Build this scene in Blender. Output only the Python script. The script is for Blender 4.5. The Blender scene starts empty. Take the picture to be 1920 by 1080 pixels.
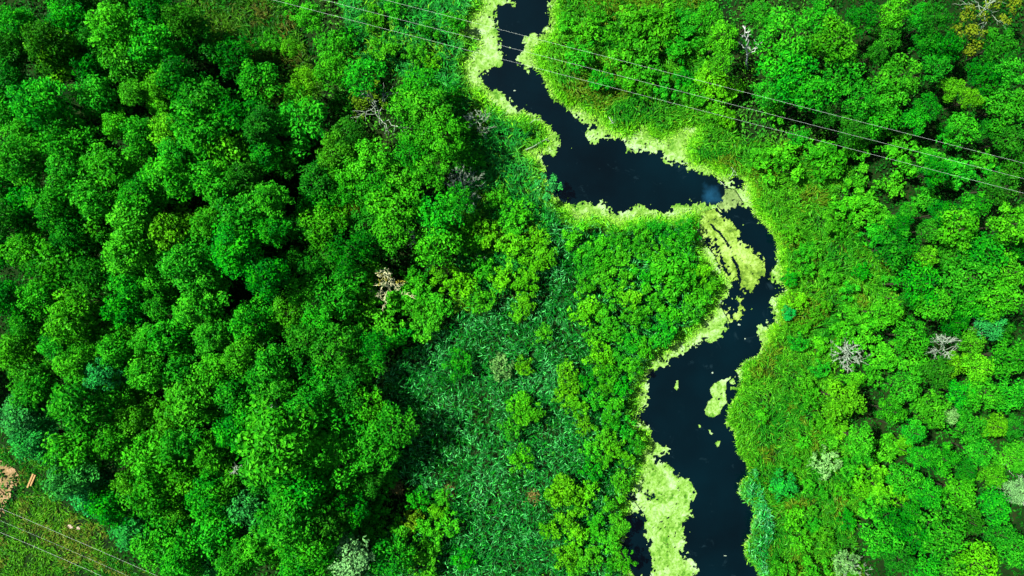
import bpy, math, random
import numpy as np

# ------------------------------------------------------------------ camera, sky, sun, exposure
scene = bpy.context.scene
COL = scene.collection
HCAM = 100.0
K = 145.0 / 1920.0                      # metres on the ground per photo pixel

cam_d = bpy.data.cameras.new('camera')
cam = bpy.data.objects.new('camera', cam_d)
COL.objects.link(cam)
cam.location = (0, 0, HCAM)
cam.rotation_euler = (0, 0, 0)          # a drone looking straight down
cam_d.sensor_width = 36.0
cam_d.lens = 36.0 * HCAM / 145.0
cam_d.clip_start = 0.5
cam_d.clip_end = 6000
scene.camera = cam

SUN_EL = math.radians(53)
SUN_DIR = np.array([-0.94, 0.34, 0.0])  # towards the sun, on the ground
SUN_DIR /= np.linalg.norm(SUN_DIR)
world = bpy.data.worlds.new('World')
scene.world = world
world.use_nodes = True
wn, wl = world.node_tree.nodes, world.node_tree.links
sky = wn.new('ShaderNodeTexSky')
sky.sky_type = 'NISHITA'
sky.sun_disc = False
sky.sun_elevation = SUN_EL
sky.sun_rotation = math.atan2(SUN_DIR[0], SUN_DIR[1])
wn['Background'].inputs['Strength'].default_value = 0.055
wl.new(sky.outputs[0], wn['Background'].inputs[0])

sun_d = bpy.data.lights.new('sun', 'SUN')
sun_d.energy = 4.6
sun_d.angle = math.radians(0.6)
sun_d.color = (1.0, 0.95, 0.86)
sun = bpy.data.objects.new('sun', sun_d)
COL.objects.link(sun)
sun.location = (-60, 20, 90)
sun.rotation_euler = (math.pi / 2 - SUN_EL, 0, math.atan2(SUN_DIR[0], -SUN_DIR[1]))

vs = scene.view_settings
scene.display_settings.display_device = 'sRGB'
vs.view_transform = 'Standard'
vs.look = 'None'
vs.gamma = 1.0
vs.exposure = 2.05
scene.cycles.max_bounces = 5
scene.cycles.diffuse_bounces = 3
scene.cycles.glossy_bounces = 2
scene.cycles.transmission_bounces = 3

# ------------------------------------------------------------------ helpers
def at(px, py, z=0.0):
    """world point at height z seen at photo pixel (px, py)"""
    s = K * (HCAM - z) / HCAM
    return np.array([(px - 960.0) * s, (540.0 - py) * s, z])

def hash2(ix, iy, seed):
    h = (ix.astype(np.int64) * 374761393 + iy.astype(np.int64) * 668265263 + seed * 1274126177) & 0x7fffffff
    h = ((h ^ (h >> 13)) * 1274126177) & 0x7fffffff
    h = ((h ^ (h >> 16)) * 668265263) & 0x7fffffff
    return ((h ^ (h >> 15)) & 0xffff) / 65535.0

def vnoise(x, y, seed=0):
    ix, iy = np.floor(x), np.floor(y)
    fx, fy = x - ix, y - iy
    fx, fy = fx * fx * (3 - 2 * fx), fy * fy * (3 - 2 * fy)
    a, b = hash2(ix, iy, seed), hash2(ix + 1, iy, seed)
    c, d = hash2(ix, iy + 1, seed), hash2(ix + 1, iy + 1, seed)
    return (a * (1 - fx) + b * fx) * (1 - fy) + (c * (1 - fx) + d * fx) * fy

def fbm(x, y, seed=0, octaves=3):
    v, amp, tot = 0, 1.0, 0.0
    for o in range(octaves):
        v = v + amp * vnoise(x * 2 ** o, y * 2 ** o, seed + o * 17)
        tot += amp
        amp *= 0.5
    return v / tot

def inside(poly, x, y):
    poly = np.asarray(poly, float)
    res = np.zeros(x.shape, bool)
    x1, y1 = poly[-1]
    for x2, y2 in poly:
        if y1 != y2:
            c = ((y1 > y) != (y2 > y)) & (x < (x2 - x1) * (y - y1) / (y2 - y1) + x1)
            res ^= c
        x1, y1 = x2, y2
    return res

def make_mesh(name, verts, tris=None, quads=None, smooth=False, attrs=None):
    me = bpy.data.meshes.new(name)
    verts = np.asarray(verts, np.float32)
    me.vertices.add(len(verts))
    me.vertices.foreach_set('co', verts.ravel())
    parts, sizes = [], []
    if quads is not None and len(quads):
        parts.append(np.asarray(quads, np.int32).ravel()); sizes.append(np.full(len(quads), 4, np.int32))
    if tris is not None and len(tris):
        parts.append(np.asarray(tris, np.int32).ravel()); sizes.append(np.full(len(tris), 3, np.int32))
    loops, sizes = np.concatenate(parts), np.concatenate(sizes)
    me.loops.add(len(loops))
    me.loops.foreach_set('vertex_index', loops)
    me.polygons.add(len(sizes))
    starts = np.concatenate([[0], np.cumsum(sizes)[:-1]]).astype(np.int32)
    me.polygons.foreach_set('loop_start', starts)
    me.polygons.foreach_set('use_smooth', np.full(len(sizes), smooth))
    for k, (typ, dat) in (attrs or {}).items():
        a = me.attributes.new(k, typ, 'POINT')
        a.data.foreach_set('color' if typ == 'FLOAT_COLOR' else 'value', np.asarray(dat, np.float32).ravel())
    me.update(calc_edges=True)
    me.validate()
    return me

def link(name, me, mat, parent=None, color=None):
    o = bpy.data.objects.new(name, me)
    COL.objects.link(o)
    if mat is not None and not me.materials:
        me.materials.append(mat)
    if parent is not None:
        o.parent = parent
    if color is not None:
        o.color = (*color, 1)
    return o

def tag(o, label, cat, group=None, kind=None):
    o['label'] = label
    o['category'] = cat
    if group: o['group'] = group
    if kind: o['kind'] = kind
    return o

def empty(name, loc, rz=0.0, s=1.0):
    o = bpy.data.objects.new(name, None)
    COL.objects.link(o)
    o.location = loc
    o.rotation_euler = (0, 0, rz)
    o.scale = (s, s, s)
    o.empty_display_size = 0.3
    return o

def unit(v):
    return v / np.maximum(np.linalg.norm(v, axis=-1, keepdims=True), 1e-9)

# ------------------------------------------------------------------ materials
def new_mat(name):
    m = bpy.data.materials.new(name)
    m.use_nodes = True
    n, l = m.node_tree.nodes, m.node_tree.links
    return m, n, l, n['Principled BSDF'], n['Material Output']

def leaf_material(name, source, spec=0.18, rough=0.45, transl=0.3):
    m, n, l, bsdf, out = new_mat(name)
    if source == 'object':
        oi = n.new('ShaderNodeObjectInfo')
        base = oi.outputs['Color']
    else:
        at_ = n.new('ShaderNodeAttribute'); at_.attribute_name = 'tint'
        base = at_.outputs['Color']
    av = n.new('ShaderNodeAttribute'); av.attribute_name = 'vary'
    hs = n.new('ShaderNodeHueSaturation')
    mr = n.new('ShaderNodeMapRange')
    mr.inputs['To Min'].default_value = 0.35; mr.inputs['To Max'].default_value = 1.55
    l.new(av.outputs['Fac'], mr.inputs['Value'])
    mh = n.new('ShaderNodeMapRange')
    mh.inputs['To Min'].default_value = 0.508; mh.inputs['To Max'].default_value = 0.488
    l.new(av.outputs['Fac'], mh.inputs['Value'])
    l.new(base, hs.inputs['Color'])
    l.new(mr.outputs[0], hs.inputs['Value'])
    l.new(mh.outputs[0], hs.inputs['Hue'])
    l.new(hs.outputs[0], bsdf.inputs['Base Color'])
    bsdf.inputs['Roughness'].default_value = rough
    bsdf.inputs['Specular IOR Level'].default_value = spec
    tr = n.new('ShaderNodeBsdfTranslucent')
    l.new(hs.outputs[0], tr.inputs['Color'])
    mx = n.new('ShaderNodeMixShader')
    mx.inputs[0].default_value = transl
    l.new(bsdf.outputs[0], mx.inputs[1]); l.new(tr.outputs[0], mx.inputs[2])
    l.new(mx.outputs[0], out.inputs['Surface'])
    return m

def noise_material(name, cols, scale=1.0, detail=6, rough=0.9, spec=0.2, bump=0.0, stops=None):
    m, n, l, bsdf, out = new_mat(name)
    tc = n.new('ShaderNodeTexCoord')
    nz = n.new('ShaderNodeTexNoise')
    nz.inputs['Scale'].default_value = scale
    nz.inputs['Detail'].default_value = detail
    nz.inputs['Roughness'].default_value = 0.65
    l.new(tc.outputs['Object'], nz.inputs['Vector'])
    rp = n.new('ShaderNodeValToRGB')
    stops = stops or [0.3 + 0.4 * i / (len(cols) - 1) for i in range(len(cols))]
    el = rp.color_ramp.elements
    el[0].position, el[0].color = stops[0], (*cols[0], 1)
    el[1].position, el[1].color = stops[-1], (*cols[-1], 1)
    for s, c in list(zip(stops, cols))[1:-1]:
        e = el.new(s); e.color = (*c, 1)
    l.new(nz.outputs['Fac'], rp.inputs[0])
    l.new(rp.outputs[0], bsdf.inputs['Base Color'])
    bsdf.inputs['Roughness'].default_value = rough
    bsdf.inputs['Specular IOR Level'].default_value = spec
    if bump:
        b = n.new('ShaderNodeBump'); b.inputs['Strength'].default_value = bump
        b.inputs['Distance'].default_value = 0.1
        l.new(nz.outputs['Fac'], b.inputs['Height']); l.new(b.outputs[0], bsdf.inputs['Normal'])
    return m

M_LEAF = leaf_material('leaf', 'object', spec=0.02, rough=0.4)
M_GRASS = leaf_material('grass_blades', 'tint', spec=0.03, rough=0.4, transl=0.3)
M_REED = leaf_material('reed_blades', 'tint', spec=0.03, rough=0.4, transl=0.15)
M_BARK = noise_material('bark', [(0.010, 0.012, 0.006), (0.030, 0.030, 0.018)], 6, bump=0.4, spec=0.05)
M_DEAD = noise_material('dead_wood', [(0.09, 0.125, 0.085), (0.19, 0.25, 0.18)], 5)
M_WHITE = noise_material('bleached_wood', [(0.26, 0.30, 0.27), (0.42, 0.46, 0.42)], 3)
M_PALE = noise_material('weathered_wood', [(0.12, 0.165, 0.12), (0.23, 0.29, 0.22)], 3)
M_TAN = noise_material('tan_dead_wood', [(0.33, 0.34, 0.17), (0.46, 0.47, 0.26)], 5)
M_GROUND = noise_material('soil', [(0.002, 0.006, 0.002), (0.004, 0.014, 0.002), (0.010, 0.014, 0.004)], 0.35, bump=0.3, spec=0.03)
M_SAND = noise_material('sand', [(0.035, 0.06, 0.008), (0.13, 0.085, 0.035), (0.22, 0.155, 0.085)], 0.8, detail=10, bump=0.5)
M_STONE = noise_material('stone', [(0.16, 0.12, 0.09), (0.28, 0.22, 0.17)], 4)
M_TIMBER = noise_material('sawn_timber', [(0.15, 0.09, 0.03), (0.25, 0.16, 0.06)], 8)
def duck_material(name, cols):
    m, n, l, bsdf, out = new_mat(name)
    tc = n.new('ShaderNodeTexCoord')
    def nz(scale, det, dist):
        t = n.new('ShaderNodeTexNoise'); t.inputs['Scale'].default_value = scale; t.inputs['Detail'].default_value = det
        t.inputs['Roughness'].default_value = 0.7; t.inputs['Distortion'].default_value = dist
        l.new(tc.outputs['Object'], t.inputs['Vector']); return t.outputs['Fac']
    lo, hi = nz(0.28, 4, 0.6), nz(1.5, 12, 1.2)
    ma = n.new('ShaderNodeMath'); ma.operation = 'MULTIPLY'; ma.inputs[1].default_value = 0.5; l.new(lo, ma.inputs[0])
    mb = n.new('ShaderNodeMath'); mb.operation = 'MULTIPLY_ADD'; mb.inputs[1].default_value = 0.5
    l.new(hi, mb.inputs[0]); l.new(ma.outputs[0], mb.inputs[2])
    rp = n.new('ShaderNodeValToRGB'); el = rp.color_ramp.elements
    el[0].position, el[0].color = 0.40, (*cols[0], 1)
    el[1].position, el[1].color = 0.59, (*cols[-1], 1)
    for i, c in enumerate(cols[1:-1]):
        e = el.new(0.40 + 0.19 * (i + 1) / (len(cols) - 1)); e.color = (*c, 1)
    l.new(mb.outputs[0], rp.inputs[0]); l.new(rp.outputs[0], bsdf.inputs['Base Color'])
    bsdf.inputs['Roughness'].default_value = 0.75; bsdf.inputs['Specular IOR Level'].default_value = 0.05
    b_ = n.new('ShaderNodeBump'); b_.inputs['Strength'].default_value = 0.9; b_.inputs['Distance'].default_value = 0.12
    l.new(hi, b_.inputs['Height']); l.new(b_.outputs[0], bsdf.inputs['Normal'])
    return m
M_DUCK = duck_material('duckweed', [(0.022, 0.085, 0.005), (0.070, 0.160, 0.016), (0.115, 0.205, 0.050), (0.155, 0.235, 0.115)])
M_DUCKOLIVE = duck_material('creased_duckweed', [(0.022, 0.055, 0.006), (0.065, 0.125, 0.010), (0.115, 0.195, 0.028), (0.15, 0.225, 0.065)])
M_DUCKOLD = duck_material('old_duckweed', [(0.014, 0.032, 0.006), (0.040, 0.075, 0.014), (0.07, 0.12, 0.03), (0.11, 0.17, 0.05)])

def water_material():
    m, n, l, bsdf, out = new_mat('dark_water')
    tc = n.new('ShaderNodeTexCoord')
    nz = n.new('ShaderNodeTexNoise'); nz.inputs['Scale'].default_value = 0.09; nz.inputs['Detail'].default_value = 3
    l.new(tc.outputs['Object'], nz.inputs['Vector'])
    rp = n.new('ShaderNodeValToRGB')
    rp.color_ramp.elements[0].position = 0.3; rp.color_ramp.elements[0].color = (0.0001, 0.0012, 0.0018, 1)
    rp.color_ramp.elements[1].position = 0.7; rp.color_ramp.elements[1].color = (0.0001, 0.0034, 0.0052, 1)
    l.new(nz.outputs['Fac'], rp.inputs[0])
    # faint drifting scum under the surface, in a few wisps
    n2 = n.new('ShaderNodeTexNoise'); n2.inputs['Scale'].default_value = 0.33; n2.inputs['Detail'].default_value = 8
    n2.inputs['Roughness'].default_value = 0.7; n2.inputs['Distortion'].default_value = 0.8
    l.new(tc.outputs['Object'], n2.inputs['Vector'])
    r2 = n.new('ShaderNodeValToRGB')
    r2.color_ramp.elements[0].position = 0.60; r2.color_ramp.elements[0].color = (0, 0, 0, 1)
    r2.color_ramp.elements[1].position = 0.85; r2.color_ramp.elements[1].color = (1, 1, 1, 1)
    l.new(n2.outputs['Fac'], r2.inputs[0])
    mx = n.new('ShaderNodeMix'); mx.data_type = 'RGBA'
    l.new(r2.outputs[0], mx.inputs['Factor'])
    l.new(rp.outputs[0], mx.inputs['A']); mx.inputs['B'].default_value = (0.006, 0.017, 0.022, 1)
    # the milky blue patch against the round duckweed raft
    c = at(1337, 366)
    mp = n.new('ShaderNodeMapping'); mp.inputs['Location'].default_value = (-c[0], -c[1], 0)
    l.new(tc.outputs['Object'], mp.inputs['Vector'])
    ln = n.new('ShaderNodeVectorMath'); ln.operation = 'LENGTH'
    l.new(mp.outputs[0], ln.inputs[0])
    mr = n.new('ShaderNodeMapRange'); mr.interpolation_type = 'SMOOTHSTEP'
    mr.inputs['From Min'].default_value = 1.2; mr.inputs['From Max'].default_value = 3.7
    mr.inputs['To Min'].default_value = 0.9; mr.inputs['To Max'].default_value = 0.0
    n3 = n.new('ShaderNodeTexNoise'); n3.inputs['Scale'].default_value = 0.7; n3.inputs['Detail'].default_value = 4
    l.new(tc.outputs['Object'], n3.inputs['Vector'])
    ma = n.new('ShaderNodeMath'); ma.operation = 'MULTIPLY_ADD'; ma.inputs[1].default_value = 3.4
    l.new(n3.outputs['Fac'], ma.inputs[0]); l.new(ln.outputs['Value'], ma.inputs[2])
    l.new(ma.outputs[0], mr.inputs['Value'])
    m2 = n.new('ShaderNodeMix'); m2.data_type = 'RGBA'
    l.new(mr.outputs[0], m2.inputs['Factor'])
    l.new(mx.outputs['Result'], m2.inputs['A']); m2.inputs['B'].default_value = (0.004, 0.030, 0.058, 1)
    l.new(m2.outputs['Result'], bsdf.inputs['Base Color'])
    bsdf.inputs['Roughness'].default_value = 0.06
    bsdf.inputs['IOR'].default_value = 1.33
    bsdf.inputs['Specular IOR Level'].default_value = 0.30
    return m
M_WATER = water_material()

# ------------------------------------------------------------------ the stream outline (photo pixels)
WEST = [(880,-700),(830,-250),(870,-90),(900,0),(903,18),(882,22),(878,40),(852,46),(852,60),(893,66),(892,88),(876,100),
 (866,122),(868,150),(878,168),(904,166),(911,182),(913,200),(925,197),(937,200),(950,216),(962,224),(970,214),(995,222),
 (1008,228),(1020,242),(1027,252),(1029,266),(1022,278),(1010,273),(995,272),(975,281),(978,292),(1000,292),(1008,305),
 (1012,320),(1010,334),(1020,345),(1030,372),(1050,385),(1066,395),(1082,414),(1110,404),(1140,410),(1155,434),(1166,418),
 (1180,410),(1200,408),(1225,405),(1250,408),(1270,412),(1285,400),(1305,398),(1310,402),(1307,425),(1307,440),(1310,455),
 (1312,475),(1325,490),(1330,505),(1345,512),(1357,525),(1357,540),(1350,552),(1340,560),(1340,575),(1325,587),(1310,600),
 (1302,620),(1285,634),(1255,638),(1248,650),(1240,660),(1220,668),(1217,685),(1205,700),(1195,720),(1190,745),(1196,765),
 (1186,778),(1182,792),(1195,802),(1212,808),(1216,820),(1208,838),(1202,850),(1200,880),(1192,900),(1180,913),(1172,935),
 (1178,952),(1166,968),(1168,985),(1163,1005),(1160,1030),(1160,1052),(1172,1064),(1180,1080),(1195,1160),(1150,1350),(1180,1750)]
EAST = [(1040,-700),(960,-250),(1010,-90),(1042,0),(1036,14),(1038,42),(1038,52),(1028,70),(1018,76),(1005,82),(999,92),
 (1000,105),(1006,120),(1010,130),(1018,140),(1028,142),(1035,160),(1045,180),(1058,190),(1070,196),(1080,190),(1095,206),
 (1112,212),(1125,216),(1128,228),(1145,240),(1165,252),(1185,250),(1197,236),(1204,228),(1215,242),(1225,257),(1240,262),
 (1250,250),(1262,247),(1275,236),(1310,235),(1310,246),(1294,258),(1285,270),(1287,290),(1295,305),(1320,303),(1335,315),
 (1345,325),(1362,328),(1378,322),(1394,326),(1405,345),(1410,375),(1418,390),(1421,402),(1447,430),(1452,446),(1462,468),
 (1459,480),(1460,500),(1468,510),(1471,530),(1482,541),(1476,548),(1463,560),(1456,575),(1464,590),(1461,606),(1440,615),
 (1444,640),(1434,652),(1424,668),(1396,682),(1388,690),(1388,716),(1386,736),(1374,752),(1367,768),(1366,790),(1378,800),
 (1383,818),(1382,836),(1386,850),(1398,856),(1401,868),(1408,880),(1404,896),(1394,900),(1388,912),(1386,922),(1390,930),
 (1403,942),(1413,950),(1416,960),(1412,975),(1408,985),(1411,1000),(1402,1015),(1398,1025),(1402,1045),(1412,1056),(1422,1064),
 (1426,1080),(1440,1160),(1400,1350),(1430,1750)]
CHANNEL = WEST + EAST[::-1]
OPEN_MAIN = [(890,-700),(850,-250),(900,-90),(968,0),(967,15),(960,18),(957,9),(950,8),(945,17),(935,15),(931,20),(931,32),(933,45),(938,55),
 (941,65),(941,80),(942,95),(944,117),(941,124),(935,132),(922,133),(912,141),(906,136),(902,137),(905,147),(911,160),(914,166),
 (920,165),(938,168),(950,178),(958,184),(964,193),(975,203),(990,210),(1000,211),(1012,215),(1020,227),(1033,234),(1042,243),
 (1050,252),(1053,262),(1050,273),(1045,285),(1038,294),(1030,295),(1022,290),(1014,286),(1006,272),(1003,270),(1009,284),(1018,300),(1024,316),
 (1022,330),(1032,340),(1034,352),(1040,363),(1050,372),(1055,382),(1062,378),(1075,381),(1085,378),(1098,375),(1105,378),
 (1112,386),(1120,380),(1128,374),(1135,378),(1140,386),(1148,381),(1155,376),(1150,386),(1145,395),(1155,398),(1170,391),(1185,385),
 (1200,382),(1222,383),(1225,388),(1224,395),(1235,395),(1245,400),(1252,395),(1258,387),(1265,383),(1275,381),(1300,378),
 (1315,375),(1330,378),(1343,385),(1345,380),(1350,370),(1357,358),(1360,354),(1355,345),(1350,340),(1343,333),(1335,326),(1325,328),
 (1315,330),(1300,325),(1288,320),(1280,312),(1272,305),(1265,306),(1258,312),(1248,310),(1242,302),(1240,290),(1232,288),
 (1218,290),(1205,287),(1192,288),(1178,288),(1170,292),(1170,285),(1172,275),(1168,265),(1155,265),(1148,262),(1135,262),(1125,260),
 (1122,268),(1110,272),(1103,268),(1098,255),(1096,240),(1090,233),(1080,225),(1072,215),(1062,205),(1055,195),(1047,192),(1040,190),
 (1032,184),(1028,178),(1022,165),(1018,150),(1017,143),(1013,138),(1006,133),(998,128),(995,130),(993,143),(985,140),(978,130),
 (970,122),(966,112),(970,105),(973,95),(978,80),(983,70),(992,62),(1000,62),(1008,65),(1016,63),(1020,56),(1026,48),(1030,38),
 (1032,30),(1027,20),(1026,10),(1030,0),(1000,-90),(945,-250),(1025,-700)]
OPEN_LOWER = [(1372,398),(1383,388),(1393,388),(1402,396),(1414,404),(1424,414),(1436,424),(1443,433),(1446,441),(1455,452),(1458,463),
 (1455,475),(1452,495),(1447,505),(1442,515),(1445,528),(1455,535),(1465,540),(1479,542),(1472,547),(1460,550),(1448,552),(1440,568),
 (1435,577),(1443,585),(1450,598),(1455,604),(1448,608),(1435,606),(1422,607),(1413,617),(1418,626),(1413,637),(1425,645),(1428,652),
 (1422,662),(1412,670),(1395,678),(1386,685),(1378,692),(1386,712),(1384,735),(1373,750),(1365,765),(1363,785),(1358,793),(1362,800),(1370,806),
 (1374,815),(1378,835),(1383,852),(1394,856),(1398,862),(1399,870),(1405,880),(1402,893),(1392,897),(1386,908),(1381,918),(1385,928),
 (1399,940),(1409,950),(1414,960),(1410,975),(1404,985),(1407,1000),(1398,1015),(1390,1022),(1394,1038),(1402,1055),(1417,1062),(1422,1080),
 (1436,1160),(1396,1350),(1425,1750),(1300,1750),(1270,1350),(1316,1160),
 (1305,1080),(1315,1068),(1308,1058),(1298,1048),(1283,1040),(1283,1030),(1290,1020),(1291,1010),(1285,1000),(1284,985),(1285,978),
 (1292,972),(1302,970),(1298,960),(1302,940),(1308,925),(1302,912),(1292,898),(1275,892),(1270,885),(1260,877),(1250,868),(1238,866),
 (1228,858),(1226,855),(1235,857),(1245,855),(1257,853),(1259,845),(1250,834),(1240,830),(1228,828),(1220,820),(1220,808),(1217,800),
 (1210,793),(1198,784),(1190,778),(1200,775),(1213,770),(1218,765),(1219,748),(1215,730),(1218,715),(1216,705),(1222,695),(1232,700),
 (1238,703),(1240,693),(1252,690),(1256,682),(1255,673),(1268,671),(1278,674),(1284,662),(1292,656),(1308,650),(1310,643),(1320,640),
 (1332,645),(1338,643),(1350,635),(1360,632),(1363,618),(1365,608),(1372,602),(1385,602),(1396,600),(1399,588),(1400,575),(1395,560),
 (1392,552),(1400,551),(1408,550),(1418,542),(1424,530),(1432,522),(1436,508),(1437,495),(1435,485),(1428,475),(1415,468),(1410,460),
 (1400,457),(1392,455),(1390,448),(1388,435),(1386,425),(1380,418),(1374,413),(1367,404)]
OPEN_POCKETS = [
 [(1375,328),(1383,327),(1391,340),(1390,348),(1385,354),(1380,345),(1372,337)],
 [(1384,520),(1390,545),(1395,553),(1385,550),(1378,562),(1372,572),(1380,566),(1378,577),(1372,590),(1367,600),(1366,588),(1362,580),(1350,575),
  (1352,562),(1364,560),(1365,545),(1372,535),(1378,530)],
 [(1320,450),(1340,452),(1348,470),(1353,485),(1360,505),(1366,518),(1358,510),(1352,495),(1346,475),(1338,462),(1322,455)],
 [(1352,398),(1366,400),(1374,412),(1362,410)],
 [(1180,913),(1188,922),(1190,932),(1182,938),(1172,942),(1172,930)],
 [(1163,970),(1175,965),(1190,962),(1200,961),(1203,975),(1208,990),(1206,1005),(1218,1018),(1215,1027),(1220,1045),(1222,1070),(1214,1085),
  (1206,1100),(1196,1085),(1186,1075),(1178,1064),(1168,1056),(1163,1048),(1163,1030),(1165,1020),(1172,1010),(1173,990),(1170,978)],
 [(1197,918),(1215,925),(1224,924),(1220,932),(1210,928)],
 [(1086,187),(1092,186),(1092,193),(1086,194)],[(1115,222),(1121,214),(1122,225),(1117,230)],[(1108,236),(1117,232),(1118,239),(1110,241)]]
DUCK_EXTRA = [
 [(1055,262),(1064,264),(1075,271),(1073,278),(1066,279),(1060,273),(1053,268)],
 [(1121,375),(1135,374),(1140,382),(1152,375),(1157,377),(1148,388),(1142,396),(1130,390)]]
RAFTS = {   # free-floating mats of duckweed: outlines in photo pixels
 'islet': [(1372,704),(1360,712),(1346,716),(1336,720),(1332,735),(1335,745),(1326,755),(1321,770),(1323,779),(1331,785),(1346,777),
           (1356,762),(1364,752),(1358,735),(1362,722)],
 'bean':  [(1268,714),(1273,712),(1272,724),(1266,731),(1262,727)],
 'crumb': [(1306,796),(1312,795),(1314,802),(1308,803)],
 'chip':  [(1326,803),(1331,805),(1336,812),(1333,817),(1328,812)],
 'shell': [(1338,830),(1345,826),(1351,827),(1350,835),(1344,838)],
 'pale':  [(1369,703),(1377,708),(1380,720),(1381,730),(1374,736),(1366,733),(1368,722)],
}
BIG_RAFTS = {
 'lower': [(1186,800),(1262,832),(1262,852),(1310,890),(1312,1085),(1330,1180),(1205,1180),(1222,1085),(1200,985),(1204,960),(1190,940),(1194,905),(1202,870),(1210,838)],
 'middle': [(1312,398),(1352,388),(1366,402),(1445,470),(1445,560),(1392,556),(1352,510),(1340,480),(1312,440)],
 'round': [(1344,386),(1362,352),(1378,356),(1392,378),(1386,400),(1360,402)],
 'seal': [(1352,575),(1404,548),(1405,602),(1368,606),(1360,590)],
}
# pixel raster of the channel for lookups (photo pixels / 2, with a wide margin)
RX0, RY0, RST = -900, -700, 3.0
gx, gy = np.meshgrid(np.arange(RX0, 2820, RST), np.arange(RY0, 1780, RST))
R_CH = inside(CHANNEL, gx + 5 * (vnoise(gx / 11, gy / 11, 3) - .5), gy + 5 * (vnoise(gx / 11, gy / 11, 4) - .5)).astype(np.float32)
def blur(a, r, n=2):
    for _ in range(n):
        for ax in (0, 1):
            c = np.cumsum(np.concatenate([np.repeat(np.take(a, [0], ax), r + 1, ax), a, np.repeat(np.take(a, [-1], ax), r, ax)], ax), ax)
            n_ = a.shape[ax]
            a = (np.take(c, range(2 * r + 1, 2 * r + 1 + n_), ax) - np.take(c, range(0, n_), ax)) / (2 * r + 1)
    return a
R_SOFT = blur(R_CH, 1, 2)          # sharp bank
R_NEAR = blur(R_CH, 5, 2)          # how near the water, 0..1
def look(raster, px, py):
    i = np.clip(((py - RY0) / RST).astype(int), 0, raster.shape[0] - 1)
    j = np.clip(((px - RX0) / RST).astype(int), 0, raster.shape[1] - 1)
    return raster[i, j]

# ------------------------------------------------------------------ ground (one sheet), water
WATER_Z = -0.30
def axis(h, step):
    fine = np.arange(-h, h + step / 2, step)
    far = h + np.cumsum(step * 1.35 ** np.arange(1, 26))
    far = far[far < 4000]
    return np.concatenate([-far[::-1], fine, far])
xs, ys = axis(88, 0.45), axis(56, 0.45)
X, Y = np.meshgrid(xs, ys)
PX, PY = X / K + 960, 540 - Y / K
Z = 0.25 * (fbm(X * 0.12, Y * 0.12, 5, 3) - 0.5)
fr = (np.abs(X) < 130) & (np.abs(Y) < 88)
Z = np.where(fr, Z - 1.1 * look(R_SOFT, PX, PY), Z)
nx, ny = len(xs), len(ys)
idx = np.arange(nx * ny).reshape(ny, nx)
quads = np.stack([idx[:-1, :-1], idx[:-1, 1:], idx[1:, 1:], idx[1:, :-1]], -1).reshape(-1, 4)
ground = link('ground', make_mesh('ground', np.stack([X, Y, Z], -1).reshape(-1, 3), quads=quads, smooth=True), M_GROUND)
tag(ground, 'dark damp soil of the wet valley floor under all the plants', 'ground', kind='structure')

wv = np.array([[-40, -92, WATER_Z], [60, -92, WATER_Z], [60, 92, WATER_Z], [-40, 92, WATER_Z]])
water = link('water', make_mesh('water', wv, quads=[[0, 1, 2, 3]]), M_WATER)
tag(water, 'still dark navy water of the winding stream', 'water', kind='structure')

# ------------------------------------------------------------------ duckweed
CELL = 0.10
du, dv = np.arange(-22, 44, CELL), np.arange(-54, 54, CELL)
DX, DY = np.meshgrid(du, dv)
zs = (HCAM - WATER_Z) / HCAM
dpx, dpy = DX * 1.0 / (K * zs) + 960, 540 - DY / (K * zs)
w1 = 7 * (fbm(DX * 0.9, DY * 0.9, 21, 3) - 0.5)
w2 = 7 * (fbm(DX * 0.9, DY * 0.9, 57, 3) - 0.5)
qx, qy = dpx + w1, dpy + w2
m_open = inside(OPEN_MAIN, qx, qy) | inside(OPEN_LOWER, qx, qy)
for p in OPEN_POCKETS:
    m_open |= inside(p, qx, qy)
m_duck = look(blur(R_CH, 1, 1), dpx, dpy) > 0.02
m_duck &= ~m_open
for p in DUCK_EXTRA:
    m_duck |= inside(p, qx, qy)
# a loose crumbly rim towards open water, and small gaps inside
soft_open = blur(m_open.astype(np.float32), 4, 2)
fine = fbm(DX * 2.6, DY * 2.6, 91, 3)
m_duck &= ~((soft_open > 0.05) & (fine < 0.36 + 0.38 * soft_open))
wide_open = blur((~m_open).astype(np.float32), 11, 2)
speck = vnoise(DX * 5.5, DY * 5.5, 211)
m_duck |= m_open & (wide_open > 0.10) & (speck > 0.985 - 0.40 * wide_open) & (fbm(DX * .35, DY * .35, 213, 2) > 0.42)
m_duck &= ~(fbm(DX * 1.9 + 30, DY * 1.9, 133, 3) < 0.16)
m_duck &= ~((fbm(DX * 4.1 + 7, DY * 4.1, 143, 2) < 0.14) & (fbm(DX * .3, DY * .3, 145, 2) > 0.42))
# dark creases in the middle raft
def near_line(pts, w):
    m = np.zeros(DX.shape, bool)
    for (ax, ay), (bx, by) in zip(pts[:-1], pts[1:]):
        t = np.clip(((qx - ax) * (bx - ax) + (qy - ay) * (by - ay)) / ((bx - ax) ** 2 + (by - ay) ** 2), 0, 1)
        m |= np.hypot(qx - ax - t * (bx - ax), qy - ay - t * (by - ay)) < w
    return m
crease = near_line([(1315, 405), (1335, 425), (1350, 434), (1360, 448), (1365, 462)], 1.3)
crease |= near_line([(1372, 482), (1383, 505), (1387, 525)], 2.0)
crease |= near_line([(1345, 392), (1352, 402), (1366, 404)], 1.5) | near_line([(1372, 376), (1386, 378), (1380, 390)], 1.2)
m_duck &= ~(crease & (fine > 0.3))
bump = 0.02 + 0.16 * np.maximum(fbm(DX * 1.6, DY * 1.6, 71, 4) - 0.42, 0) + 0.09 * fbm(DX * 4, DY * 4, 72, 2)
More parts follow.
